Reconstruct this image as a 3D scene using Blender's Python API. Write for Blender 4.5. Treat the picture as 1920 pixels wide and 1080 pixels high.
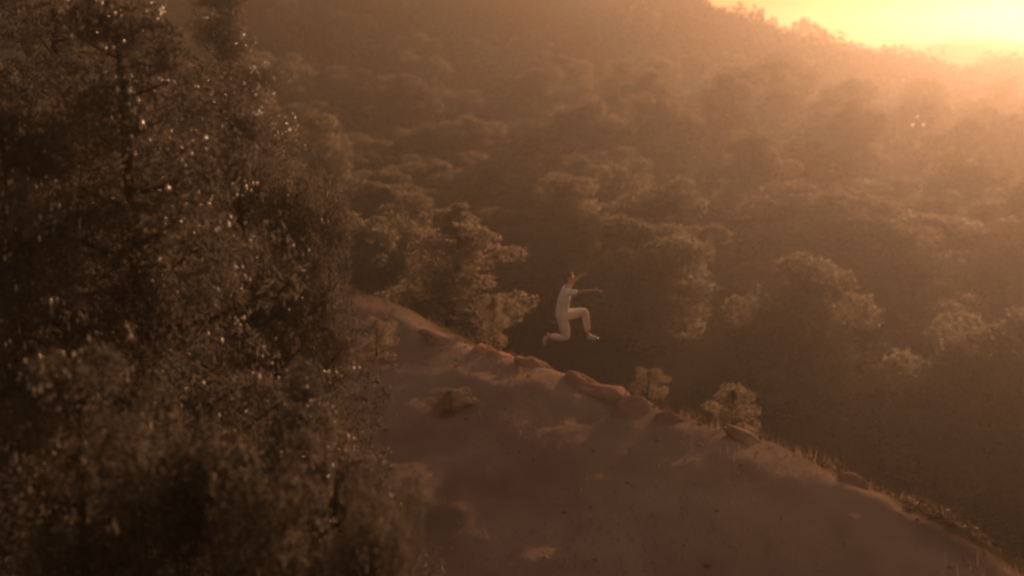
import bpy, math, random
import numpy as np
from mathutils import Vector, Matrix

for o in list(bpy.data.objects):
    bpy.data.objects.remove(o)
scene = bpy.context.scene
COL = scene.collection
R = math.radians

# ------------------------------------------------------------------ camera
FPX = 2059.0                       # focal length in photo pixels (hfov 50 deg)
PITCH = R(-11.8)
CZ = 20.0
cam_d = bpy.data.cameras.new('camera')
cam = bpy.data.objects.new('camera', cam_d)
COL.objects.link(cam)
cam.location = (0, 0, CZ)
cam.rotation_euler = (R(90) + PITCH, 0, 0)
cam_d.sensor_width = 36
cam_d.lens = 36 * FPX / 1920
cam_d.clip_start = 0.1
cam_d.clip_end = 6000
cam_d.dof.use_dof = True
cam_d.dof.focus_distance = 19.0
cam_d.dof.aperture_fstop = 0.55
scene.camera = cam

# ------------------------------------------------------------------ sky and sun
SUN_AZ, SUN_EL = R(29.0), R(14.0)   # azimuth clockwise from +Y
world = bpy.data.worlds.new('World')
scene.world = world
world.use_nodes = True
wn = world.node_tree
bg = wn.nodes['Background']
sky = wn.nodes.new('ShaderNodeTexSky')
sky.sky_type = 'NISHITA'
sky.sun_disc = False
sky.sun_elevation = SUN_EL
sky.sun_rotation = SUN_AZ
sky.altitude = 300
sky.air_density = 3.0
sky.dust_density = 0.1
sky.ozone_density = 1.0
tint = wn.nodes.new('ShaderNodeMix')          # even warm balance of the whole sky
tint.data_type = 'RGBA'
tint.blend_type = 'MULTIPLY'
tint.inputs[0].default_value = 1.0
tint.inputs[7].default_value = (1.0, 0.62, 0.59, 1)
wn.links.new(sky.outputs[0], tint.inputs[6])
wn.links.new(tint.outputs[2], bg.inputs[0])
bg.inputs[1].default_value = 0.046

sd = bpy.data.lights.new('sun', 'SUN')
sd.energy = 2.35
sd.angle = R(0.6)
sd.color = (1.0, 0.54, 0.30)
sun = bpy.data.objects.new('sun', sd)
COL.objects.link(sun)
sdir = Vector((math.sin(SUN_AZ) * math.cos(SUN_EL), math.cos(SUN_AZ) * math.cos(SUN_EL), math.sin(SUN_EL)))
sun.rotation_euler = (-sdir).to_track_quat('-Z', 'Y').to_euler()
sun.location = sdir * 60 + Vector((0, 0, CZ))

scene.view_settings.view_transform = 'Standard'
scene.view_settings.look = 'None'
scene.view_settings.exposure = 1.0
scene.view_settings.gamma = 1.0
scene.cycles.pixel_filter_type = 'GAUSSIAN'
scene.cycles.filter_width = 3.0
scene.cycles.use_denoising = True
scene.cycles.max_bounces = 6
scene.cycles.diffuse_bounces = 2
scene.cycles.transmission_bounces = 3
scene.cycles.volume_bounces = 0

# ------------------------------------------------------------------ helpers
def ray(px, py):
    x = (px - 960) / FPX
    u = (540 - py) / FPX
    return Vector((x, math.cos(PITCH) - u * math.sin(PITCH), math.sin(PITCH) + u * math.cos(PITCH)))

def at(px, py, D):
    d = ray(px, py)
    return Vector((0, 0, CZ)) + d * (D / d.y)

def tag(o, label=None, cat=None, group=None, kind=None):
    if label: o['label'] = label
    if cat: o['category'] = cat
    if group: o['group'] = group
    if kind: o['kind'] = kind
    return o

def mesh_np(name, V, F, mat, smooth=False):
    """F: (n,k) int array"""
    me = bpy.data.meshes.new(name)
    V = np.asarray(V, np.float32); F = np.asarray(F, np.int32)
    n, k = F.shape
    me.vertices.add(len(V)); me.vertices.foreach_set('co', V.ravel())
    me.loops.add(n * k); me.loops.foreach_set('vertex_index', F.ravel())
    me.polygons.add(n)
    me.polygons.foreach_set('loop_start', np.arange(0, n * k, k, dtype=np.int32))
    me.polygons.foreach_set('loop_total', np.full(n, k, np.int32))
    if smooth:
        me.polygons.foreach_set('use_smooth', np.ones(n, bool))
    me.update(calc_edges=True)
    me.materials.append(mat)
    return me

def link(name, data, parent=None, loc=(0, 0, 0)):
    o = bpy.data.objects.new(name, data)
    COL.objects.link(o)
    o.location = loc
    if parent: o.parent = parent
    return o

def vnoise(p, seed=0):
    """cheap smooth 3-D value noise, p (n,3) -> [-1,1]"""
    p = np.asarray(p, float)
    i = np.floor(p).astype(np.int64); f = p - i
    f = f * f * (3 - 2 * f)
    def h(a, b, c):
        n = (a * 374761393 + b * 668265263 + c * 2147483647 + seed * 974711) & 0x7fffffff
        n = ((n ^ (n >> 13)) * 1274126177) & 0x7fffffff
        n = n ^ (n >> 16)
        return (n & 0xffff) / 32767.5 - 1
    r = 0
    for dx in (0, 1):
        for dy in (0, 1):
            for dz in (0, 1):
                w = (f[:, 0] if dx else 1 - f[:, 0]) * (f[:, 1] if dy else 1 - f[:, 1]) * (f[:, 2] if dz else 1 - f[:, 2])
                r = r + w * h(i[:, 0] + dx, i[:, 1] + dy, i[:, 2] + dz)
    return r

# ------------------------------------------------------------------ materials
def new_mat(name):
    m = bpy.data.materials.new(name)
    m.use_nodes = True
    nt = m.node_tree
    return m, nt, nt.nodes['Principled BSDF'], nt.nodes['Material Output']

def noise_color(nt, cols, scale, detail=5, coord='Object', rough=0.6):
    tc = nt.nodes.new('ShaderNodeTexCoord')
    n = nt.nodes.new('ShaderNodeTexNoise')
    n.inputs['Scale'].default_value = scale
    n.inputs['Detail'].default_value = detail
    n.inputs['Roughness'].default_value = rough
    nt.links.new(tc.outputs[coord], n.inputs['Vector'])
    r = nt.nodes.new('ShaderNodeValToRGB')
    nt.links.new(n.outputs['Fac'], r.inputs[0])
    els = r.color_ramp.elements
    while len(els) < len(cols): els.new(0.5)
    for e, (p, c) in zip(els, cols):
        e.position = p; e.color = (*c, 1)
    return n, r

def leaf_mat(name, ca, cb, trans=0.45, scale=1.3, rough=0.55, spec=0.15):
    m, nt, bs, out = new_mat(name)
    n, r = noise_color(nt, [(0.3, ca), (0.7, cb)], scale, 3)
    bs.inputs['Roughness'].default_value = rough
    bs.inputs['Specular IOR Level'].default_value = spec
    nt.links.new(r.outputs[0], bs.inputs['Base Color'])
    t = nt.nodes.new('ShaderNodeBsdfTranslucent')
    nt.links.new(r.outputs[0], t.inputs['Color'])
    mx = nt.nodes.new('ShaderNodeMixShader')
    mx.inputs[0].default_value = trans
    nt.links.new(bs.outputs[0], mx.inputs[1]); nt.links.new(t.outputs[0], mx.inputs[2])
    nt.links.new(mx.outputs[0], out.inputs['Surface'])
    return m

def rough_mat(name, cols, scale, rough=0.9, bump=0.3, bscale=None, detail=6):
    m, nt, bs, out = new_mat(name)
    n, r = noise_color(nt, cols, scale, detail)
    nt.links.new(r.outputs[0], bs.inputs['Base Color'])
    bs.inputs['Roughness'].default_value = rough
    bs.inputs['Specular IOR Level'].default_value = 0.0
    b = nt.nodes.new('ShaderNodeBump')
    b.inputs['Strength'].default_value = bump
    b.inputs['Distance'].default_value = 0.05
    n2, _ = noise_color(nt, [(0, (0, 0, 0)), (1, (1, 1, 1))], bscale or scale * 3, 6)
    nt.links.new(n2.outputs['Fac'], b.inputs['Height'])
    nt.links.new(b.outputs[0], bs.inputs['Normal'])
    return m

M_NEEDLE = leaf_mat('pine_needles', (0.078, 0.066, 0.050), (0.16, 0.134, 0.102), 0.6)
M_LEAF = leaf_mat('forest_leaves', (0.15, 0.122, 0.078), (0.30, 0.243, 0.158), 0.7, 0.7)
M_PALE = leaf_mat('pale_leaves', (0.23, 0.185, 0.13), (0.38, 0.30, 0.215), 0.68, 0.9)
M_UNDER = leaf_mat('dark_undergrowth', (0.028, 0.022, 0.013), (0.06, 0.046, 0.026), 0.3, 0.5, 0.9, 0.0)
M_SCRUBL = leaf_mat('low_scrub_leaves', (0.06, 0.043, 0.027), (0.13, 0.092, 0.058), 0.5, 1.5)
M_SCRUB = leaf_mat('dry_scrub', (0.20, 0.135, 0.09), (0.34, 0.23, 0.155), 0.5, 2.0)
M_BARK = rough_mat('pine_bark', [(0.3, (0.035, 0.022, 0.016)), (0.7, (0.09, 0.055, 0.038))], 6, 0.95, 0.6, 14)
M_EARTH = rough_mat('red_earth', [(0.25, (0.22, 0.150, 0.112)), (0.5, (0.30, 0.208, 0.156)), (0.75, (0.38, 0.268, 0.205))], 0.55, 0.97, 0.35, 5)
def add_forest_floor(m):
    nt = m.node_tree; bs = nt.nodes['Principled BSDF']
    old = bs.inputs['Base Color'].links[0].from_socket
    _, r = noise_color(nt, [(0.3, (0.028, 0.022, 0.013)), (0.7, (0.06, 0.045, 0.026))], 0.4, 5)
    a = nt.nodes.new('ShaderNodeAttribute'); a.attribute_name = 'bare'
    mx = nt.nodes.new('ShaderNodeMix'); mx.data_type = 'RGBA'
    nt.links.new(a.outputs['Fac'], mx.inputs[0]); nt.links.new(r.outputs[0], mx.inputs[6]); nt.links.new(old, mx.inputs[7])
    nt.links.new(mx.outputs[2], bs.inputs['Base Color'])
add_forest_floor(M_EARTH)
M_ROCK = rough_mat('pink_rock', [(0.3, (0.20, 0.12, 0.088)), (0.7, (0.36, 0.225, 0.165))], 2.2, 0.9, 0.5, 9)
M_GLOW = rough_mat('sun_glow_rock', [(0.3, (0.42, 0.20, 0.13)), (0.7, (0.62, 0.34, 0.24))], 2.5, 0.8, 0.5, 9)  # same crest rock with its sunlit glow put into a warmer, paler colour
M_GLINT = None
m, nt, bs, out = new_mat('glint_bead')  # glossy material of the beads added for sun glints
bs.inputs['Base Color'].default_value = (0.62, 0.52, 0.40, 1)
bs.inputs['Roughness'].default_value = 0.25
bs.inputs['Specular IOR Level'].default_value = 1.0
bs.inputs['Coat Weight'].default_value = 0.6
M_GLINT = m

# ------------------------------------------------------------------ terrain
CR_PX = [(-700, 150, 46), (-100, 330, 38), (400, 462, 30), (640, 552, 26), (760, 602, 24.2), (890, 652, 22.4), (1040, 697, 20.4),
         (1260, 780, 18.4), (1440, 835, 17.0), (1600, 903, 15.9), (1750, 992, 14.8), (1900, 1080, 13.9), (2200, 1280, 12.4), (2700, 1650, 10.5)]
CR = np.array([at(*c) for c in CR_PX])

def crest(x, y):
    """signed plan distance to the crest (positive on the far side) and crest height there"""
    P = np.stack([x, y], -1)
    best = np.full(x.shape, 1e9); sgn = np.ones(x.shape); zc = np.zeros(x.shape)
    for a, b in zip(CR[:-1], CR[1:]):
        d = b[:2] - a[:2]; L2 = d @ d
        t = np.clip(((P - a[:2]) @ d) / L2, 0, 1)
        q = a[:2] + t[..., None] * d
        w = P - q
        dist = np.hypot(w[..., 0], w[..., 1])
        s = np.where(d[0] * w[..., 1] - d[1] * w[..., 0] > 0, 1.0, -1.0)
        m_ = dist < best
        best = np.where(m_, dist, best); sgn = np.where(m_, s, sgn)
        zc = np.where(m_, a[2] + t * (b[2] - a[2]), zc)
    return best * sgn, zc

VS = 0.84                          # scale of the valley
AZK = np.radians([-60, -30, -12, 0, 8, 11.5, 14, 16.8, 19.0, 20.3, 21.2, 24.6, 32, 60])
ELK = np.radians([5.1, 5.1, 5.0, 4.4, 3.7, 2.35, 1.15, 0.22, 0.0, -0.5, -0.60, -0.25, 0.1, 0.6])
RAZ = np.radians([-60, -6, 8, 12, 15, 18, 22, 60])
RRK = np.array([125, 127, 147, 160, 170, 182, 192, 192.])

def ridge_r(az):
    return np.interp(az, RAZ, RRK)

def far_height(r, az):
    RR = ridge_r(az)
    ridge = CZ + RR * np.tan(np.interp(az, AZK, ELK)) - 2.2
    # valley rising to the hillside opposite, dropping behind it, then the distant hills
    k = np.array([0, 30, 45, 55, 65, 80, 100, 130, 160]) * VS
    side = np.interp(np.degrees(az), [-40, -5, 8, 18, 23, 30], [2.5, 1.0, 0.0, -2.2, -5.5, -7.0])
    v = CZ + VS * (np.interp(r, k, [4, 4, 4.5, 5.8, 7.2, 9.5, 12.5, 14.0, 17]) - 20) + side * np.clip(r / 60, 0, 1)
    v = v + np.where(r < 70, 0, 0)
    fr = np.interp(az, np.radians([-60, 5, 12, 25]), [0.76, 0.78, 0.7, 0.5])
    t = np.clip((r - RR * fr) / (RR * (1 - fr)), 0, 1)
    t = t * t * (3 - 2 * t)
    up = v * (1 - t) + ridge * t
    t2 = np.clip((r - RR) / 60, 0, 1); t2 = t2 * t2 * (3 - 2 * t2)
    back = ridge * (1 - t2) + (-18) * t2
    zz = np.where(r < RR, up, back)
    # distant hills, two folds
    a = np.degrees(az)
    d1 = CZ + 245 * np.tan(np.radians(0.55 + 0.22 * np.sin(a * 0.9 + 0.4) + 0.07 * np.sin(a * 3.1) + 0.02 * (a - 20)))
    d2 = CZ + 295 * np.tan(np.radians(0.80 + 0.20 * np.sin(a * 0.55 + 2.2) + 0.05 * np.sin(a * 2.3 + 1)))
    for rr, dz, w in ((245, d1, 32), (295, d2, 36)):
        g = np.exp(-((r - rr) / w) ** 2 * 2)
        zz = np.maximum(zz, -18 + (dz + 18) * g)
    return zz

def height(x, y):
    x = np.atleast_1d(np.asarray(x, float)); y = np.atleast_1d(np.asarray(y, float))
    r = np.hypot(x, y); az = np.arctan2(x, y)
    d, zc = crest(x, y)
    pd = np.stack([x, y, 0 * x], -1)
    d = d + (0.30 * vnoise(pd * 0.55, 21) + 0.14 * vnoise(pd * 1.7, 22) + 0.05 * vnoise(pd * 4.3, 23)) * np.clip(r / 15, 0, 1)
    lip = np.where(d > 0, 0.35 + 0.6 * np.clip((1.5 - x) / 3, 0, 1), 0.35)
    near = zc - 0.25 * (np.sqrt(np.minimum(d, 0) ** 2 + 0.04) - 0.2)
    far = zc - 0.62 * (np.sqrt(np.maximum(d, 0) ** 2 + lip ** 2) - lip)
    spur = np.where(d < 0, near, far)
    p3 = np.stack([x, y, 0 * x], -1)
    nb = 0.16 * vnoise(p3 * 0.35, 3) + 0.06 * vnoise(p3 * 1.0, 4) + 0.04 * vnoise(p3 * 2.6, 5) + 0.018 * vnoise(p3 * 5.5, 6)
    spur = spur + nb * np.clip(1.2 - np.abs(d) / 30, 0.25, 1) * np.clip(np.abs(d) / 0.8 + 0.25, 0, 1)
    f = far_height(r, az) + 0.9 * vnoise(p3 * 0.05, 8) * np.clip(r / 40, 0, 1) + 0.5 * vnoise(p3 * 0.16, 9)
    k = 1.2
    h = np.clip(0.5 + 0.5 * (spur - f) / k, 0, 1)
    return f * (1 - h) + spur * h + k * h * (1 - h) * 0.5

def H1(x, y):
    return float(height(x, y)[0])

def build_ground():
    azs = np.radians(np.concatenate([np.arange(-180, -40, 5), np.arange(-40, 40, 0.3), np.arange(40, 180, 5)]))
    rs = [1.5]
    while rs[-1] < 60: rs.append(rs[-1] * 1.0105)
    while rs[-1] < 335: rs.append(rs[-1] * 1.012)
    rs = np.array(rs)
    nA, nR = len(azs), len(rs)
    rr, aa = np.meshgrid(rs, azs, indexing='ij')
    x = (rr * np.sin(aa)).ravel(); y = (rr * np.cos(aa)).ravel()
    V = np.stack([x, y, height(x, y)], -1)
    i = np.arange(nR - 1)[:, None] * nA; j = np.arange(nA)[None]; j2 = (j + 1) % nA
    F = np.stack([(i + j).ravel(), (i + j2).ravel(), (i + nA + j2).ravel(), (i + nA + j).ravel()], -1)
    me = mesh_np('ground', V, F, M_EARTH, True)
    d, _ = crest(x, y)
    bare = np.clip(1.0 - (d - 0.1 + 0.5 * np.clip((x - 1.5) / 2, 0, 1)) / (1.2 - 0.5 * np.clip((x - 1.5) / 2, 0, 1)) + 0.5 * vnoise(V * 0.7, 31), 0, 1) * np.clip((60 - np.hypot(x, y)) / 20, 0, 1)  # x terms paint the right lip's weaker light as darker ground
    at_ = me.attributes.new('bare', 'FLOAT', 'POINT')          # 1 on the bare spur, 0 on the forest floor; right lip darkened
    at_.data.foreach_set('value', bare.astype(np.float32))
    o = link('ground', me)
    tag(o, kind='structure')
build_ground()

# ------------------------------------------------------------------ trees
def tube(pts, rad, n=7):
    pts = np.asarray(pts, float); V = []; F = []
    for i, p in enumerate(pts):
        d = pts[min(i + 1, len(pts) - 1)] - pts[max(i - 1, 0)]
        d = d / (np.linalg.norm(d) + 1e-9)
        u = np.cross(d, [0.3, 0.9, 0.17]); u /= np.linalg.norm(u) + 1e-9
        w = np.cross(d, u)
        a = np.linspace(0, 2 * math.pi, n, endpoint=False)
        V.append(p + rad[i] * (np.cos(a)[:, None] * u + np.sin(a)[:, None] * w))
    for i in range(len(pts) - 1):
        for k in range(n):
            F.append([i * n + k, i * n + (k + 1) % n, (i + 1) * n + (k + 1) % n, (i + 1) * n + k])
    return np.concatenate(V), np.array(F)

def merge(parts):
    Vs, Fs, o = [], [], 0
    for V, F in parts:
        Vs.append(V); Fs.append(F + o); o += len(V)
    return np.concatenate(Vs), np.concatenate(Fs)

def blades(rng, C, Nrm, L, W, spread):
    """one long narrow leaf (a bent pair of triangles = quad) at each centre, lying across direction Nrm with scatter"""
    n = len(C)
    nn = Nrm + spread * rng.normal(size=(n, 3))
    nn /= np.linalg.norm(nn, axis=1)[:, None] + 1e-9
    a = rng.normal(size=(n, 3)); u = np.cross(nn, a); u /= np.linalg.norm(u, axis=1)[:, None] + 1e-9
    w = np.cross(nn, u)
    l = L * rng.uniform(0.6, 1.4, (n, 1)); ww = W * rng.uniform(0.6, 1.4, (n, 1))
    V = np.empty((n, 4, 3))
    V[:, 0] = C - u * l * 0.5
    V[:, 1] = C + w * ww * 0.5 - nn * ww * 0.15
    V[:, 2] = C + u * l * 0.5 + nn * l * 0.08
    V[:, 3] = C - w * ww * 0.5 - nn * ww * 0.15
    F = np.arange(n * 4).reshape(n, 4)
    return V.reshape(-1, 3), F

def clump_leaves(rng, centres, radii, per, L, W, spread, shell=0.68, flat=0.8):
    Cs, Ns = [], []
    for c, r in zip(centres, radii):
        k = max(6, int(per * rng.uniform(0.75, 1.25)))
        d = rng.normal(size=(k, 3)); d /= np.linalg.norm(d, axis=1)[:, None]
        lump = 1 + 0.28 * vnoise(d * 2.1 + c * 3.0, 7)
        rad = r * lump * (shell + (1 - shell) * rng.random(k)) ** 0.8
        fringe = rng.random(k) < 0.15
        rad = np.where(fringe, rad * rng.uniform(1.05, 1.3, k), rad)
        p = c + d * rad[:, None] * np.array([1, 1, flat])
        Cs.append(p); Ns.append(d)
    return blades(rng, np.concatenate(Cs), np.concatenate(Ns), L, W, spread)

def tree_shape(rng, h, cr, lo, nl, kind, cl):
    """trunk line, limbs, clump centres+radii for a tree of height h"""
    tp = [np.array([0, 0, -0.4])]
    lean = rng.normal(size=2) * 0.03
    for i in range(1, 9):
        t = i / 8
        tp.append(np.array([lean[0] * h * t + 0.02 * h * math.sin(3 * t + lean[1] * 50), lean[1] * h * t + 0.015 * h * math.cos(4 * t), h * t * 0.97]))
    tp = np.array(tp)
    tr = np.linspace(1, 0.12, 9) * h * 0.024 + 0.01
    limbs, cs, rs = [], [], []
    for i in range(nl):
        t = lo + (0.97 - lo) * (i + 0.5 * rng.random()) / nl
        base = np.array([np.interp(t, np.linspace(0, 1, 9), tp[:, k]) for k in range(3)])
        a = i * 2.4 + rng.normal() * 0.35
        if kind == 'cone':
            prof = (1 - t) ** 0.62 / (1 - lo) ** 0.62
        else:
            s = (t - lo) / (1 - lo)
            prof = math.sqrt(max(0.02, 1 - ((s - 0.38) / 0.63) ** 2))
        ln = cr * (0.10 + 0.90 * prof) * rng.uniform(0.72, 1.12)
        rise = rng.uniform(0.12, 0.45)
        dirv = np.array([math.cos(a), math.sin(a), rise])
        pts = [base + dirv * ln * q + np.array([0, 0, 0.10 * ln * (q ** 2) - 0.03 * ln * math.sin(q * 3)]) for q in (0, 0.3, 0.6, 0.9)]
        lr = np.array([1, 0.7, 0.45, 0.2]) * (0.010 * h * (1.1 - t) + 0.008)
        limbs.append((np.array(pts), lr))
        m_ = 2 + int(ln / cr * (3.2 if cl[0] < 0.2 else 1.6))
        for q in range(m_):
            qq = 0.35 + 0.68 * (q + rng.random() * 0.5) / m_
            c = base + dirv * ln * qq + rng.normal(size=3) * 0.10 * cr
            cs.append(c); rs.append(cr * rng.uniform(*cl) * (0.5 + 0.5 * min(1.0, prof * 1.6)))
    cs.append(tp[-1]); rs.append(cr * 0.11)
    cs.append((tp[-1] + tp[-2]) / 2); rs.append(cr * 0.15)
    cs.append(tp[-2]); rs.append(cr * 0.20)
    return tp, tr, limbs, np.array(cs), np.array(rs)

def make_tree(name, seed, h, cr, lo, nl, kind, per, L, W, spread, mat, near=False, beads=0, cl=(0.17, 0.28)):
    rng = np.random.default_rng(seed)
    tp, tr, limbs, cs, rs = tree_shape(rng, h, cr, lo, nl, kind, cl)
    root = link(name, None)
    root.empty_display_size = 0.3
    tV, tF = tube(tp, tr, 9)
    if near:
        link('trunk', mesh_np('trunk', tV, tF, M_BARK, True), root)
        for p, r in limbs:
            V, F = tube(p, r, 6)
            link('limb', mesh_np('limb', V, F, M_BARK, True), root)
    else:
        V, F = merge([(tV, tF)] + [tube(p, r, 5) for p, r in limbs])
        link('trunk', mesh_np('trunk', V, F, M_BARK, True), root)
    V, F = clump_leaves(rng, cs, rs, per, L, W, spread)
    cro = link('crown', mesh_np('crown', V, F, mat), root)
    if beads:
        # small glossy beads added round the clumps to catch the sun as glints
        bv, bf = [], []
        oct_f = np.array([[0, 1, 2], [0, 2, 3], [0, 3, 4], [0, 4, 1], [5, 2, 1], [5, 3, 2], [5, 4, 3], [5, 1, 4]])
        idx = rng.integers(0, len(cs), beads // 3)
        k = 0
        for ci in idx:
            d0 = rng.normal(size=3); d0 /= np.linalg.norm(d0)
            for q in range(rng.integers(2, 9)):
                d = d0 + rng.normal(size=3) * 0.35; d /= np.linalg.norm(d)
                c = cs[ci] + d * rs[ci] * rng.uniform(0.98, 1.22) * np.array([1, 1, 0.8])
                s = rng.uniform(0.008, 0.020) * (1.0 if rng.random() < 0.85 else 1.6)
                e = s * rng.uniform(1.2, 2.6)
                ov = np.array([[0, 0, e], [s, 0, 0], [0, s, 0], [-s, 0, 0], [0, -s, 0], [0, 0, -e]])
                bv.append(ov + c); bf.append(oct_f + k); k += 6
        me = mesh_np('glint_beads', np.concatenate(bv), np.concatenate(bf), M_GLINT, True)
        tag(link('glint_beads', me, root), kind='stuff')
    root['h'] = h; root['cr'] = cr
    return root

USED = {}
def put_tree(proto, base, h, w, rz, label, group=None, cat='tree'):
    """place prototype (first use moves it, then copies) with height h and crown width w"""
    if proto.name not in USED:
        USED[proto.name] = True; o = proto
    else:
        o = proto.copy(); COL.objects.link(o)
        for ch in list(proto.children):
            c = ch.copy(); COL.objects.link(c); c.parent = o
    o.location = base
    sx = w / (2 * o['cr']); sz = h / o['h']
    o.scale = (sx, sx, sz)
    o.rotation_euler = (0, 0, rz)
    tag(o, label, cat, group)
    return o

random.seed(5)
# prototypes: detailed pines close to the camera, puffy valley trees, small slender ridge trees
PN = [make_tree('pine_tree', 11 + i, 7.5, 2.3, 0.16, 34, 'cone', 390, 0.12, 0.019, 1.0, M_NEEDLE, True, 900, (0.16, 0.25)) for i in range(2)]
PN2 = make_tree('pine_tree', 31, 4.5, 1.9, 0.12, 22, 'round', 430, 0.11, 0.020, 1.0, M_NEEDLE, True, 260, (0.18, 0.27))
PM = [make_tree('valley_pine', 41 + i, 6, 2.3, 0.06, 20, 'round', 640, 0.17, 0.08, 1.1, M_LEAF, cl=(0.24, 0.36)) for i in range(4)]
PC = make_tree('young_pine', 66, 6, 2.0, 0.10, 26, 'cone', 380, 0.11, 0.045, 1.2, M_PALE, cl=(0.20, 0.28))
PS = [make_tree('round_shrub', 71 + i, 1.6, 0.85, 0.02, 12, 'round', 240, 0.06, 0.024, 1.1, M_PALE, cl=(0.24, 0.36)) for i in range(2)]
PR = [make_tree('ridge_pine', 81 + i, 7, [1.1, 2.0, 1.6][i], [0.4, 0.3, 0.1][i], 12, ['cone', 'round', 'round'][i], 60, 0.45, 0.20, 0.8, M_LEAF) for i in range(3)]

def tree_px(proto, px, py, D, wpx, label, group=None, rz=None, cat='tree', sink=0.0, minr=0.0):
    top = at(px, py, D)
    b = H1(top.x, D)
    h = top.z - b
    if h < 0.5: print('LOW', label, round(h, 2))
    wpx = max(wpx, minr * h * FPX / D)
    return put_tree(proto, (top.x, D, b - sink), h, wpx * D / FPX, random.uniform(0, 6.28) if rz is None else rz, label, group, cat)

# --- close pines on the left
G1 = 'tall pines on the near slope'
tree_px(PN[0], 245, -5, 12.5, 800, 'tall needle-leaved pine with bright glints filling the left of the picture', G1, 0.4, 'pine')
tree_px(PN[1], 15, 190, 11.5, 520, 'dark pine at the far left edge beside the tall glinting pine', G1, 2.0, 'pine')
tree_px(PN2, 560, 335, 15.5, 240, 'rounded pine with bright glints on its tip right of the tall pine', G1, 3.6, 'pine')
tree_px(PN[1], 420, -40, 33.0, 300, 'pine peeking over behind the tall glinting pine at the top edge', G1, 5.0, 'pine')
tree_px(PN[1], 450, 180, 16.0, 400, 'narrow pine half hidden between the tall pine and the rounded pine beside it', G1, 1.0, 'pine')
tree_px(PN[0], 60, -80, 19.0, 560, 'very dark pine in the upper left corner behind the others', G1, 4.2, 'pine')
G2 = 'low bushy pines at the bottom left'
tree_px(PN[1], 590, 700, 9.8, 600, 'bushy low pine with a few glints at the bottom left of the bare slope', G2, 0.2, 'pine')
tree_px(PN2, 380, 800, 8.5, 560, 'dim low pine under the tall pine at the bottom of the picture', G2, 2.2, 'pine')
tree_px(PN2, 690, 935, 8.0, 300, 'small pine top poking in at the bottom edge beside the bare slope', G2, 4.0, 'pine')
tree_px(PN[0], 110, 690, 8.5, 700, 'black looking low pine in the bottom left corner', G2, 5.2, 'pine')

# --- trees picked out in the valley behind the crest
G3 = 'valley trees behind the crest'
tree_px(PC, 845, 380, 31.0, 290, 'small pale pointed pine behind the crest, left of the leaping person', G3, 0.3, 'pine')
VAL = [
    (1062, 345, 40, 120, 0, 'hazy round-topped tree rising directly above the leaping person'),
    (1145, 285, 50, 120, 1, 'tall hazy tree with domed top behind the trees above the person'),
    (1225, 355, 38, 165, 2, 'wide lumpy tree to the upper right of the leaping person'),
    (1195, 425, 34, 200, 3, 'broad shadowy tree just right of the leaping person'),
    (1325, 512, 42, 80, 1, 'small pale tree top between the broad tree and the large right tree'),
    (1490, 395, 46, 110, 0, 'left shoulder tree of the large hazy clump on the right'),
    (1575, 365, 44, 300, 2, 'large hazy many-lobed tree right of centre'),
    (1660, 335, 54, 150, 3, 'glowing tree standing behind the large many-lobed tree'),
    (1450, 490, 40, 120, 1, 'round tree at the left foot of the large many-lobed tree'),
    (1690, 440, 40, 150, 0, 'hazy tree at the right flank of the large many-lobed tree'),
    (1770, 560, 36, 110, 2, 'low hazy tree between the many-lobed tree and the lone right shrub'),
    (755, 146, 66, 100, 0, 'dark egg-shaped crown at the back of the forest, upper left of centre'),
    (633, 130, 72, 110, 1, 'topmost rounded crown at the left end of the forest'),
    (690, 160, 70, 90, 2, 'rounded crown between the leftmost forest top and the dark egg-shaped crown'),
    (860, 172, 70, 95, 3, 'rim-lit crown right of the dark egg-shaped crown'),
    (925, 182, 74, 80, 0, 'second rim-lit crown right of the dark egg-shaped crown'),
    (880, 225, 58, 110, 1, 'puffy crown below the two rim-lit crowns'),
    (942, 292, 50, 130, 2, 'dark dome-shaped crown in the middle of the forest'),
    (1045, 150, 82, 110, 3, 'orange-hazed crown at the back of the forest near centre'),
    (1150, 165, 84, 125, 0, 'faint wide crown at the back of the forest right of centre'),
    (575, 195, 60, 100, 1, 'dark crown next to the tall pine at the left end of the forest'),
    (640, 250, 54, 120, 2, 'dusky crown below the leftmost forest tops'),
    (800, 235, 60, 90, 3, 'narrow crown below the dark egg-shaped crown'),
    (790, 300, 48, 110, 1, 'shadowed crown behind the small pale pointed pine'),
    (1010, 225, 62, 120, 2, 'soft crown above and left of the domed hazy tree'),
    (720, 330, 44, 150, 0, 'dark crown between the rounded near pine and the small pale pointed pine'),
    (960, 400, 40, 150, 3, 'very dark tree behind the person, right of the pale pointed pine'),
    (1380, 330, 60, 150, 1, 'barely visible tree in the glow between the two hazy clumps'),
    (1850, 420, 60, 200, 0, 'tree dissolving in the orange haze at the right edge'),
]
for px, py, D, w, k, lab in VAL:
    D *= 1.55 * VS
    tree_px(PM[k], px, py, D, w * 1.35, lab, G3, minr=0.88)

# --- single shrubs
G4 = 'shrubs along the crest'
tree_px(PM[0], 1848, 612, 47.0, 150, 'rounded tree standing alone low in the valley near the right edge', G3, 0.2)
tree_px(PS[1], 1375, 730, 19.2, 105, 'small rounded shrub behind the crest right of the pink rocks', G4, 1.0, 'shrub')
tree_px(PS[0], 1217, 695, 19.6, 80, 'upright shrub just behind the pink rocks', G4, 2.0, 'shrub')
tree_px(PS[1], 705, 600, 22.5, 85, 'dark low shrub under the bright streak of the crest', G4, 3.4, 'shrub')
tree_px(PS[0], 845, 732, 19.6, 105, 'round dim shrub on the bare slope below the glowing rock', G4, 4.4, 'shrub')
tree_px(PS[0], 925, 560, 24.5, 60, 'narrow shrub at the right foot of the pale pointed pine', G4, 4.9, 'shrub')

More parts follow.
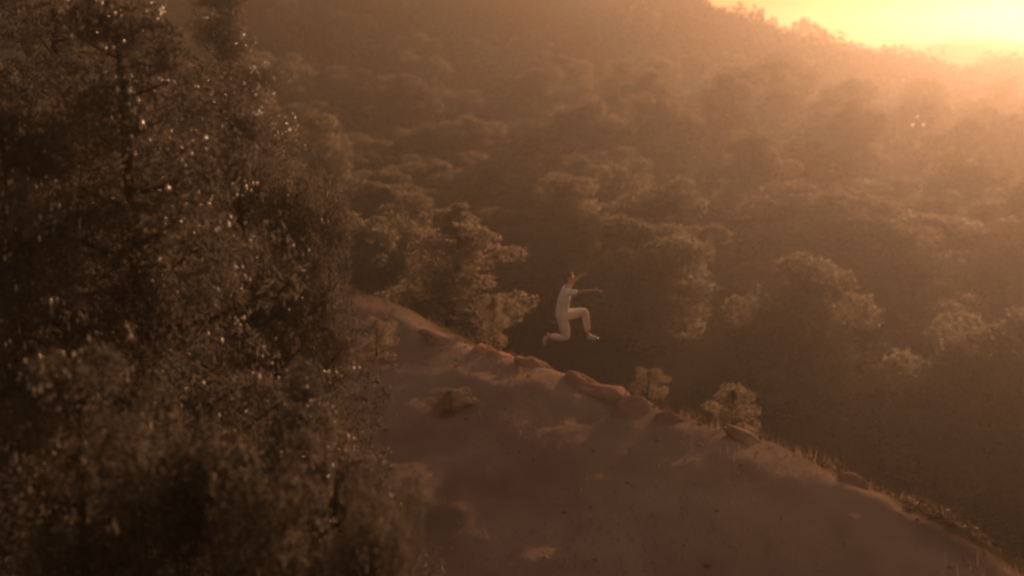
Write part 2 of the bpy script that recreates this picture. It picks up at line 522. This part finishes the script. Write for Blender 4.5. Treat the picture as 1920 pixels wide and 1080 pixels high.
# --- the rest of the forest across the valley, trees nobody can tell apart singly
rng = np.random.default_rng(7)
pts = [tuple(at(t[0], t[1], t[2] * 1.55 * VS)[:2]) for t in VAL]
n_val = len(pts)
tries = 0
while len(pts) < 125 and tries < 6000:
    tries += 1
    az = R(rng.uniform(-27, 27)); r = rng.uniform(42, 0.86 * float(ridge_r(az)))
    x, y = r * math.sin(az), r * math.cos(az)
    if any((x - a) ** 2 + (y - b) ** 2 < 36 for a, b in pts): continue
    d, _ = crest(np.array([x]), np.array([y]))
    if d[0] < 10: continue
    pts.append((x, y))
def az_of(x, y): return math.degrees(math.atan2(x, y))
def forest_label(x, y):
    a, r = az_of(x, y), math.hypot(x, y)
    side = 'left of the pale pointed pine' if a < -5 else ('above the leaping person' if a < 6 else ('left of the large right clump' if a < 14 else 'on the glowing right side'))
    return ('soft round tree in the near hazy forest, ' if r < 75 else 'small far crown at the back of the hazy forest, ') + side
for x, y in pts[n_val:]:
    r = math.hypot(x, y)
    b = H1(x, y)
    cap = CZ + y * math.tan(R(np.interp(r, np.array([56, 75, 100, 115, 140]) * VS, [-10, -6.5, -2.0, -1.2, -0.3]) - (2.5 if az_of(x, y) > 14 else 0)))
    h = min(rng.uniform(6.0, 9.5), max(5.2, cap + 1.6 - b))
    lim = CZ + y * math.tan(R(-1.0 if az_of(x, y) > 15 else 0.3)) - b      # stay under the skyline
    if az_of(x, y) > 8 and h > lim:
        if lim < 2.5: continue
        h = lim
    put_tree(PM[int(rng.integers(0, 4))], (x, y, b - 0.2), h, h * rng.uniform(0.8, 1.05), rng.uniform(0, 6.28),
             forest_label(x, y), 'forest across the valley')

# --- far wood covering the opposite hillside: one hazy mass
def far_wood():
    rng = np.random.default_rng(19)
    cs, rs = [], []
    n = 0
    while n < 2300:
        az = R(rng.uniform(-34, 34)); rm = float(ridge_r(az)); r = math.sqrt(rng.uniform((rm * 0.78) ** 2, (rm * 0.955) ** 2))
        x, y = r * math.sin(az), r * math.cos(az)
        z = H1(x, y); s = rng.uniform(1.3, 2.6) * (0.5 if r > 0.9 * rm else 1.0)
        for q in range(3):
            cs.append(np.array([x, y, z + s * 0.6]) + rng.normal(size=3) * s * 0.5 * np.array([1, 1, 0.7])); rs.append(s * rng.uniform(0.6, 1.0))
        n += 1
    V, F = clump_leaves(rng, np.array(cs), np.array(rs), 44, 0.55, 0.32, 1.0)
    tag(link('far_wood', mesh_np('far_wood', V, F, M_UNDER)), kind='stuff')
far_wood()

def undergrowth():
    rng = np.random.default_rng(23)
    az = np.radians(rng.uniform(-32, 32, 4200)); r = np.sqrt(rng.uniform(36 ** 2, 160 ** 2, 4200))
    x, y = r * np.sin(az), r * np.cos(az)
    d, _ = crest(x, y)
    k = (d > 9) & (r < 0.82 * ridge_r(az))
    x, y = x[k], y[k]
    s = rng.uniform(0.5, 1.3, len(x))
    V, F = clump_leaves(rng, np.stack([x, y, height(x, y) + s * 0.25], -1), s, 95, 0.24, 0.13, 1.0)
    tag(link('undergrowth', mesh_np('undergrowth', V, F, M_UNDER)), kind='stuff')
undergrowth()

def low_scrub():
    rng = np.random.default_rng(29)
    n = 5200
    x = rng.uniform(-14, 16, n); y = rng.uniform(9, 42, n)
    d, _ = crest(x, y)
    patch = vnoise(np.stack([x, y, 0 * x], -1) * 0.5, 51)
    k = (d < 9) & ((d > 0.9) | ((d > 0.25) & (x > 1.5)))  # reaches nearer the lip at right, added there to dim it
    k &= (patch > -0.3)
    x, y = x[k], y[k]
    s = rng.uniform(0.07, 0.26, len(x))
    V, F = clump_leaves(rng, np.stack([x, y, height(x, y) + s * 0.2], -1), s, 46, 0.07, 0.03, 1.1)
    tag(link('low_scrub', mesh_np('low_scrub', V, F, M_SCRUBL)), kind='stuff')
low_scrub()

# --- trees standing out on the skyline
def ridge_tree(px, py, wpx, k, label):
    d = ray(px, py)
    az = math.atan2(d.x, d.y)
    D = (float(ridge_r(az)) - 2) * math.cos(az)
    tree_px(PR[k], px, py, D, wpx, label, 'trees on the skyline ridge', None, 'tree')
for a in [
    (1388, 2, 16, 1, 'topmost bush on the skyline ridge where it leaves the frame'),
    (1411, 16, 14, 2, 'small bush on the skyline above the rounded crown'),
    (1427, 15, 18, 1, 'rounded crown high on the skyline ridge'),
    (1448, 29, 12, 0, 'left of the twin small trees on the skyline'),
    (1455, 30, 10, 0, 'right of the twin small trees on the skyline'),
    (1471, 48, 22, 2, 'low mound-like bush on the skyline left of the slender trees'),
    (1491, 40, 16, 1, 'leftmost of the slender skyline trees'),
    (1503, 33, 14, 0, 'tall slender skyline tree left of the tallest'),
    (1509, 30, 15, 0, 'tallest slender tree on the skyline'),
    (1517, 31, 9, 0, 'thin spire-like tree right of the tallest skyline tree'),
    (1526, 41, 15, 1, 'slender skyline tree in the middle of the slender row'),
    (1536, 44, 13, 0, 'slender skyline tree with open space under its crown'),
    (1549, 53, 22, 1, 'leaning flat-topped tree on the skyline'),
    (1555, 65, 9, 0, 'thin bare-stemmed tree below the flat-topped skyline tree'),
    (1564, 67, 9, 0, 'last thin tree at the right of the slender row'),
    (1576, 82, 16, 2, 'small bush left of the step in the skyline'),
    (1587, 82, 16, 2, 'small bush right at the step in the skyline'),
    (1636, 95, 26, 2, 'round bush alone on the lower skyline'),
    (1665, 100, 24, 2, 'left bush of the low hedge-like pair on the skyline'),
    (1684, 103, 26, 2, 'right bush of the low hedge-like pair on the skyline'),
    (1706, 114, 32, 2, 'wide low bush before the dip of the skyline'),
    (1763, 131, 12, 2, 'tiny bush just right of the dip in the skyline'),
    (1790, 126, 40, 2, 'wide bush on the right-hand hill skyline'),
    (1808, 121, 12, 1, 'small knob-like tree on the right-hand hill skyline'),
    (1835, 126, 40, 2, 'low bush right of the knob-like tree on the skyline'),
    (1875, 121, 50, 2, 'broad low bush on the skyline near the right edge'),
    (1912, 124, 40, 2, 'low bush on the skyline cut by the right edge'),
]:
    ridge_tree(*a)

# ------------------------------------------------------------------ rocks along the crest
def rock_mesh(seed, sx, sy, sz):
    rng = np.random.default_rng(seed)
    import bmesh
    bm = bmesh.new()
    bmesh.ops.create_icosphere(bm, subdivisions=4, radius=1)
    co = np.array([v.co[:] for v in bm.verts])
    off = rng.random(3) * 40
    d = 1 + 0.38 * vnoise(co * 1.3 + off, seed) + 0.20 * vnoise(co * 3.1 + off, seed + 1) + 0.09 * vnoise(co * 7 + off, seed + 2)
    for k in range(14):      # a few flat broken faces
        n = rng.normal(size=3); n /= np.linalg.norm(n)
        lim = rng.uniform(0.5, 0.8)
        s = (co * d[:, None]) @ n
        over = s > lim
        d = np.where(over, d * (1 - 0.95 * (s - lim) / np.maximum(s, 1e-6)), d)
    co = co * d[:, None] * np.array([sx, sy, sz])
    for v, c in zip(bm.verts, co): v.co = c
    me = bpy.data.meshes.new('rock')
    bm.to_mesh(me); bm.free()
    me.polygons.foreach_set('use_smooth', np.ones(len(me.polygons), bool))
    me.materials.append(M_ROCK)
    return me

ROCKS = [
    (912, 662, 22.2, 62, 30, 'glowing orange-pink rock, brightest spot on the crest'),
    (945, 676, 21.7, 50, 20, 'narrow rock tailing off right of the glowing rock'),
    (1010, 690, 20.9, 80, 22, 'low flat rock on the crest under the leaping person'),
    (1092, 715, 19.9, 80, 30, 'long pinkish rock at the upper end of the rock bank'),
    (1150, 738, 19.4, 95, 42, 'middle pinkish rock of the rock bank below the person'),
    (1195, 765, 18.7, 110, 52, 'largest pinkish rock, overhanging a dark hollow'),
    (1252, 790, 18.1, 60, 60, 'rock spilling downhill right of the largest pinkish rock'),
    (1405, 812, 17.2, 75, 38, 'single arched rock on the crest right of the rock bank'),
    (1600, 890, 16.0, 46, 30, 'pale knob of rock on the crest toward the lower right'),
    (1645, 1035, 13.3, 110, 60, 'arched rock with dark hollow at the bottom right edge'),
    (1370, 745, 18.6, 60, 24, 'dim rock behind the arched rock on the crest'),
    (830, 630, 23.0, 70, 16, 'thin slab on the lit streak of the crest'),
]
for i, (px, py, D, w, hh, lab) in enumerate(ROCKS):
    p = at(px, py, D)
    s = D / FPX
    g = H1(p.x, D)
    o = link('rock', rock_mesh(200 + i, w * s * 0.75, w * s * 0.5, hh * s * 0.7), None, (p.x, D, g - hh * s * 0.22))
    o.rotation_euler = (0, R(18), R(-35))
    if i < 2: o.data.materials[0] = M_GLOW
    tag(o, lab, 'rock', 'rocks along the crest')

# ------------------------------------------------------------------ dry grass and scrub on the bare slope
def slope_grass():
    rng = np.random.default_rng(3)
    n = 90000
    x = rng.uniform(-16, 14, n); y = rng.uniform(6, 34, n)
    d, _ = crest(x, y)
    dens = 0.5 + 0.5 * vnoise(np.stack([x, y, 0 * x], -1) * 0.6, 12)
    keep = (d < 2.2) & (rng.random(n) < 0.02 + 0.98 * np.clip(dens * 2.6 - 1.2, 0, 1))
    x, y = x[keep], y[keep]; n = len(x)
    z = height(x, y)
    V = np.empty((n, 3, 3))
    a = rng.uniform(0, 6.28, n); l = rng.uniform(0.05, 0.16, n) * (1 + 0.9 * (np.abs(d[keep]) < 0.9)); w = rng.uniform(0.003, 0.008, n)
    V[:, 0] = np.stack([x - np.cos(a) * w, y - np.sin(a) * w, z - 0.02], -1)
    V[:, 1] = np.stack([x + np.cos(a) * w, y + np.sin(a) * w, z - 0.02], -1)
    V[:, 2] = np.stack([x + rng.normal(size=n) * 0.06, y + rng.normal(size=n) * 0.06, z + l], -1)
    tag(link('dry_grass', mesh_np('dry_grass', V.reshape(-1, 3), np.arange(n * 3).reshape(n, 3), M_SCRUB)), kind='stuff')
slope_grass()

def gravel():
    rng = np.random.default_rng(37)
    n = 5200
    x = rng.uniform(-9, 11, n); y = rng.uniform(7, 27, n)
    d, _ = crest(x, y)
    p = vnoise(np.stack([x, y, 0 * x], -1) * 0.8, 61)
    k = (d < 0.3) & (rng.random(n) < np.clip(0.35 + 0.9 * p, 0.05, 1))
    x, y = x[k], y[k]; n = len(x)
    z = height(x, y)
    s = 0.012 + 0.05 * rng.random(n) ** 4
    base = np.array([[0, 0, 1], [1, 0, 0], [0, 1, 0], [-1, 0, 0], [0, -1, 0], [0, 0, -1]], float)
    F0 = np.array([[0, 1, 2], [0, 2, 3], [0, 3, 4], [0, 4, 1], [5, 2, 1], [5, 3, 2], [5, 4, 3], [5, 1, 4]])
    a = rng.uniform(0, 6.28, n)
    B = base[None] * rng.uniform(0.6, 1.3, (n, 6, 1)) * s[:, None, None] * np.array([1.2, 0.9, 0.65])
    ca, sa = np.cos(a)[:, None], np.sin(a)[:, None]
    V = np.stack([x[:, None] + B[..., 0] * ca - B[..., 1] * sa, y[:, None] + B[..., 0] * sa + B[..., 1] * ca, z[:, None] + B[..., 2] + s[:, None] * 0.2], -1)
    F = (F0[None] + np.arange(n)[:, None, None] * 6).reshape(-1, 3)
    tag(link('gravel', mesh_np('gravel', V.reshape(-1, 3), F, M_ROCK)), kind='stuff')
gravel()

# ------------------------------------------------------------------ the leaping person
def flat_mat(name, col, rough=0.8, spec=0.3):
    m, nt, bs, out = new_mat(name)
    n, r = noise_color(nt, [(0.3, tuple(c * 0.85 for c in col)), (0.7, col)], 9, 4)
    nt.links.new(r.outputs[0], bs.inputs['Base Color'])
    bs.inputs['Roughness'].default_value = rough
    bs.inputs['Specular IOR Level'].default_value = spec
    return m
def folds(m, scale=7.0, strength=0.8):
    nt = m.node_tree
    n, _ = noise_color(nt, [(0, (0, 0, 0)), (1, (1, 1, 1))], scale, 3)
    n.inputs['Distortion'].default_value = 1.5
    b = nt.nodes.new('ShaderNodeBump'); b.inputs['Strength'].default_value = strength; b.inputs['Distance'].default_value = 0.06
    nt.links.new(n.outputs['Fac'], b.inputs['Height']); nt.links.new(b.outputs[0], nt.nodes['Principled BSDF'].inputs['Normal'])
    return m
M_SKIN = flat_mat('skin', (0.48, 0.30, 0.22), 0.55)
M_SHIRT = folds(flat_mat('pale_shirt', (0.88, 0.85, 0.82)))
M_TROU = flat_mat('pink_beige_trousers', (0.80, 0.67, 0.62))
folds(M_TROU)
M_SHOE = flat_mat('pale_shoe', (0.55, 0.48, 0.42), 0.6)
M_HAIR = flat_mat('hair', (0.22, 0.13, 0.08), 0.5)
M_SHINE = flat_mat('glint_metal', (0.9, 0.85, 0.78), 0.3, 1.0)  # metal for the pieces added as glints
M_SHINE.node_tree.nodes['Principled BSDF'].inputs['Metallic'].default_value = 0.9
M_DARK = flat_mat('eye', (0.03, 0.02, 0.02), 0.3)

def skin_obj(name, chains, mat, parent, sub=2):
    """chains: list of [(x,y,z,r) or (x,y,z,rx,ry), ...]; a point equal to an earlier one is shared; first vertex of each island is the root"""
    verts, rad, edges, index = [], [], [], {}
    roots = []
    for ch in chains:
        prev = None
        for j, p in enumerate(ch):
            key = tuple(round(q, 4) for q in p[:3])
            if key not in index:
                index[key] = len(verts); verts.append(p[:3]); rad.append((p[3], p[4] if len(p) > 4 else p[3]))
                if j == 0: roots.append(index[key])
            i = index[key]
            if prev is not None and prev != i: edges.append((prev, i))
            prev = i
    me = bpy.data.meshes.new(name)
    me.from_pydata(verts, edges, [])
    me.materials.append(mat)
    o = link(name, me, parent)
    md = o.modifiers.new('skin', 'SKIN')
    md.use_smooth_shade = True
    for i, r in enumerate(rad):
        me.skin_vertices[0].data[i].radius = r
        me.skin_vertices[0].data[i].use_root = i in roots
    sb = o.modifiers.new('smooth', 'SUBSURF'); sb.levels = sub; sb.render_levels = sub
    return o

def hand_chains(wrist, d, up):
    """palm and five bent fingers from the wrist along d"""
    w = Vector(wrist); d = Vector(d).normalized(); up = Vector(up).normalized(); s = d.cross(up).normalized()
    out = []
    palm = w + d * 0.085
    out.append([(*w, 0.024), (*(w + d * 0.045), 0.020, 0.036), (*palm, 0.016, 0.038)])
    for k, (off, ln) in enumerate(((-0.030, 0.068), (-0.010, 0.078), (0.010, 0.074), (0.029, 0.058))):
        b = w + d * 0.078 + s * off
        m1 = b + d * ln * 0.5 - up * 0.006; m2 = b + d * ln * 0.85 - up * 0.022; e = b + d * ln - up * 0.036
        out.append([(*b, 0.0095), (*m1, 0.009), (*m2, 0.008), (*e, 0.0065)])
    b = w + d * 0.03 - s * 0.026
    out.append([(*b, 0.012), (*(b + d * 0.028 - s * 0.026), 0.0105), (*(b + d * 0.056 - s * 0.034 - up * 0.01), 0.0085)])
    return out

def make_person(loc, s):
    root = link('person', None, None, loc)
    root.scale = (s, s, s)
    pel = (0, 0, 0.02); belly = (0.0, 0, 0.17); chest = (0.035, 0, 0.36); neck = (0.095, 0, 0.525); nk2 = (0.115, 0, 0.585)
    shN = (0.065, -0.18, 0.475); shF = (0.065, 0.18, 0.475)
    elN = (0.33, -0.23, 0.50); wrN = (0.565, -0.20, 0.525)
    elF = (0.20, 0.30, 0.57); wrF = (0.33, 0.27, 0.70)
    hiF = (0.02, 0.09, -0.02); knF = (0.44, 0.11, 0.06); anF = (0.495, 0.11, -0.38)
    hiN = (0.0, -0.09, -0.03); knN = (0.09, -0.12, -0.40); anN = (-0.27, -0.12, -0.37)
    def md(a, b, t): return tuple(a[i] + (b[i] - a[i]) * t for i in range(3))
    body = [
        [(*pel, 0.08, 0.09), (*belly, 0.08, 0.10), (*chest, 0.09, 0.12), (*neck, 0.06), (*nk2, 0.052)],
        [(*chest, 0.105, 0.15), (*shN, 0.058), (*md(shN, elN, .5), 0.046), (*elN, 0.038), (*md(elN, wrN, .35), 0.039), (*wrN, 0.026)],
        [(*chest, 0.105, 0.15), (*shF, 0.058), (*md(shF, elF, .5), 0.046), (*elF, 0.038), (*md(elF, wrF, .35), 0.039), (*wrF, 0.026)],
        [(*pel, 0.08, 0.09), (*hiF, 0.07), (*md(hiF, knF, .5), 0.066), (*knF, 0.054), (*md(knF, anF, .3), 0.055), (*anF, 0.036), (0.56, 0.11, -0.44, 0.036), (0.65, 0.11, -0.455, 0.026)],
        [(*pel, 0.08, 0.09), (*hiN, 0.07), (*md(hiN, knN, .5), 0.066), (*knN, 0.054), (*md(knN, anN, .3), 0.055), (*anN, 0.036), (-0.315, -0.12, -0.42, 0.036), (-0.34, -0.12, -0.52, 0.026)],
        # head: cranium, face and jaw in one chain on the neck
        [(*nk2, 0.052), (0.135, 0, 0.625, 0.066, 0.062), (0.15, 0, 0.68, 0.088, 0.074), (0.148, 0, 0.735, 0.085, 0.074), (0.142, 0, 0.775, 0.05)],
    ]
    body += hand_chains(wrN, (1, 0.05, 0.03), (0, 0, 1)) + hand_chains(wrF, (0.75, -0.1, 0.5), (-0.5, 0, 0.75))
    skin_obj('body', body, M_SKIN, root)
    # face
    for y in (-0.031, 0.031):
        e = skin_obj('eye', [[(0.222, y - 0.008, 0.688, 0.010), (0.222, y + 0.008, 0.688, 0.010)]], M_DARK, root, 1)
        skin_obj('ear', [[(0.138, y * 2.45, 0.67, 0.012, 0.02), (0.132, y * 2.5, 0.70, 0.012, 0.022)]], M_SKIN, root, 1)
    skin_obj('nose', [[(0.225, 0, 0.69, 0.009), (0.246, 0, 0.658, 0.014)]], M_SKIN, root, 1)
    skin_obj('mouth', [[(0.212, -0.02, 0.627, 0.007), (0.217, 0, 0.627, 0.008), (0.212, 0.02, 0.627, 0.007)]], flat_mat('lips', (0.4, 0.17, 0.13)), root, 1)
    skin_obj('hair', [[(0.195, 0, 0.765, 0.035, 0.06), (0.145, 0, 0.768, 0.062, 0.080), (0.095, 0, 0.735, 0.052, 0.080), (0.075, 0, 0.67, 0.040, 0.066), (0.07, 0, 0.62, 0.026, 0.045)]], M_HAIR, root)
    # clothing follows the body
    skin_obj('shirt', [
        [(0.0, 0, -0.075, 0.138, 0.172), (0.0, 0, 0.03, 0.136, 0.172), (*belly, 0.132, 0.165), (*chest, 0.142, 0.178), (0.085, 0, 0.50, 0.088, 0.10), (*neck, 0.068)],
        [(*chest, 0.128, 0.165), (*shN, 0.075), (*md(shN, elN, .5), 0.064), (*md(shN, elN, .85), 0.058)],
        [(*chest, 0.128, 0.165), (*shF, 0.075), (*md(shF, elF, .5), 0.064), (*md(shF, elF, .85), 0.058)]], M_SHIRT, root)
    skin_obj('trousers', [
        [(0.0, 0, 0.13, 0.105, 0.140), (*pel, 0.128, 0.160)],
        [(*pel, 0.128, 0.160), (*hiF, 0.115), (*md(hiF, knF, .5), 0.104), (*knF, 0.082), (*md(knF, anF, .4), 0.072), (*md(knF, anF, .92), 0.054)],
        [(*pel, 0.128, 0.160), (*hiN, 0.115), (*md(hiN, knN, .5), 0.104), (*knN, 0.082), (*md(knN, anN, .4), 0.072), (*md(knN, anN, .92), 0.054)]], M_TROU, root)
    for pts, tip in (([(0.475, 0.11, -0.43, 0.046), (0.56, 0.11, -0.45, 0.046, 0.05), (0.66, 0.11, -0.462, 0.036, 0.046)], (0.685, 0.075, -0.452)),
                     ([(-0.275, -0.12, -0.365, 0.048), (-0.325, -0.12, -0.43, 0.048), (-0.345, -0.12, -0.53, 0.036)], (-0.262, -0.15, -0.315))):
        sh = skin_obj('shoe', [pts], M_SHOE, root)
        skin_obj('shoe_glint', [[(tip[0], tip[1] - 0.012, tip[2], 0.017), (tip[0], tip[1] + 0.025, tip[2], 0.017)]], M_SHINE, sh, 1)  # shiny stub placed to give the shoe its glint
    skin_obj('wrist_glint', [[(wrF[0] - 0.004, wrF[1], wrF[2] - 0.008, 0.034), (wrF[0] + 0.012, wrF[1], wrF[2] + 0.012, 0.034)]], M_SHINE, root, 1)  # invented shiny piece that makes the glint beside the far hand
    return root
PD = 20.0
pp = at(1054, 592, PD)
person = make_person(pp, 1.0)
tag(person, 'person in pale shirt and pinkish trousers leaping in mid-air, arms stretched forward', 'person')

# ------------------------------------------------------------------ three bright specks of unknown kind, built as invented winged shapes
def air_speck(px, py, label):
    p = at(px, py, 17.0)
    root = link('bright_speck', None, None, p)
    a = np.linspace(0, 6.283, 8, endpoint=False)
    V, F = tube([(-0.010, 0, 0), (-0.006, 0, 0.001), (0, 0, 0.001), (0.006, 0, 0), (0.010, 0, 0)], [0.001, 0.003, 0.004, 0.003, 0.001], 8)
    link('body', mesh_np('speck_body', V, F, M_SPECK, True), root)
    for s in (-1, 1):
        W = np.array([[0.008, 0.001 * s, 0.003], [0.013, 0.007 * s, 0.016], [0.002, 0.009 * s, 0.020], [-0.012, 0.007 * s, 0.015], [-0.009, 0.001 * s, 0.003]])
        link('speck_flap', mesh_np('speck_wing', W, np.array([[0, 1, 2], [0, 2, 3], [0, 3, 4]]), M_SPECK), root)
    root.rotation_euler = (0, 0, -0.45)
    root.scale = (2.4, 2.4, 2.4)
    tag(root, label, 'air_speck', 'bright specks in the air')
M_SPECK = leaf_mat('pale_speck', (0.9, 0.9, 0.9), (0.95, 0.95, 0.95), 0.92, 20)  # pale and translucent so the made-up shapes come out as bright specks
air_speck(1720, 222, 'tiny bright speck in the orange haze, topmost of the three')
air_speck(1711, 237, 'tiny bright speck in the orange haze, lower left of the three')
air_speck(1731, 237, 'tiny bright speck in the orange haze, lower right of the three')

# ------------------------------------------------------------------ haze
def haze():
    x0, x1, y0, y1, z0, z1 = 0, 0, 0, 0, -24, 33
    x0, x1, y0, y1 = -352, 352, -352, 352
    V = [(x, y, z) for x in (x0, x1) for y in (y0, y1) for z in (z0, z1)]
    F = [(0, 1, 3, 2), (4, 6, 7, 5), (0, 4, 5, 1), (2, 3, 7, 6), (0, 2, 6, 4), (1, 5, 7, 3)]
    m, nt, bs, out = new_mat('haze')
    nt.nodes.remove(bs)
    v = nt.nodes.new('ShaderNodeVolumePrincipled')
    v.inputs['Color'].default_value = (0.95, 0.84, 0.72, 1)
    v.inputs['Density'].default_value = 0.0027
    v.inputs['Anisotropy'].default_value = 0.80
    nt.links.new(v.outputs[0], out.inputs['Volume'])
    tag(link('haze', mesh_np('haze', V, F, m)), kind='stuff')
haze()
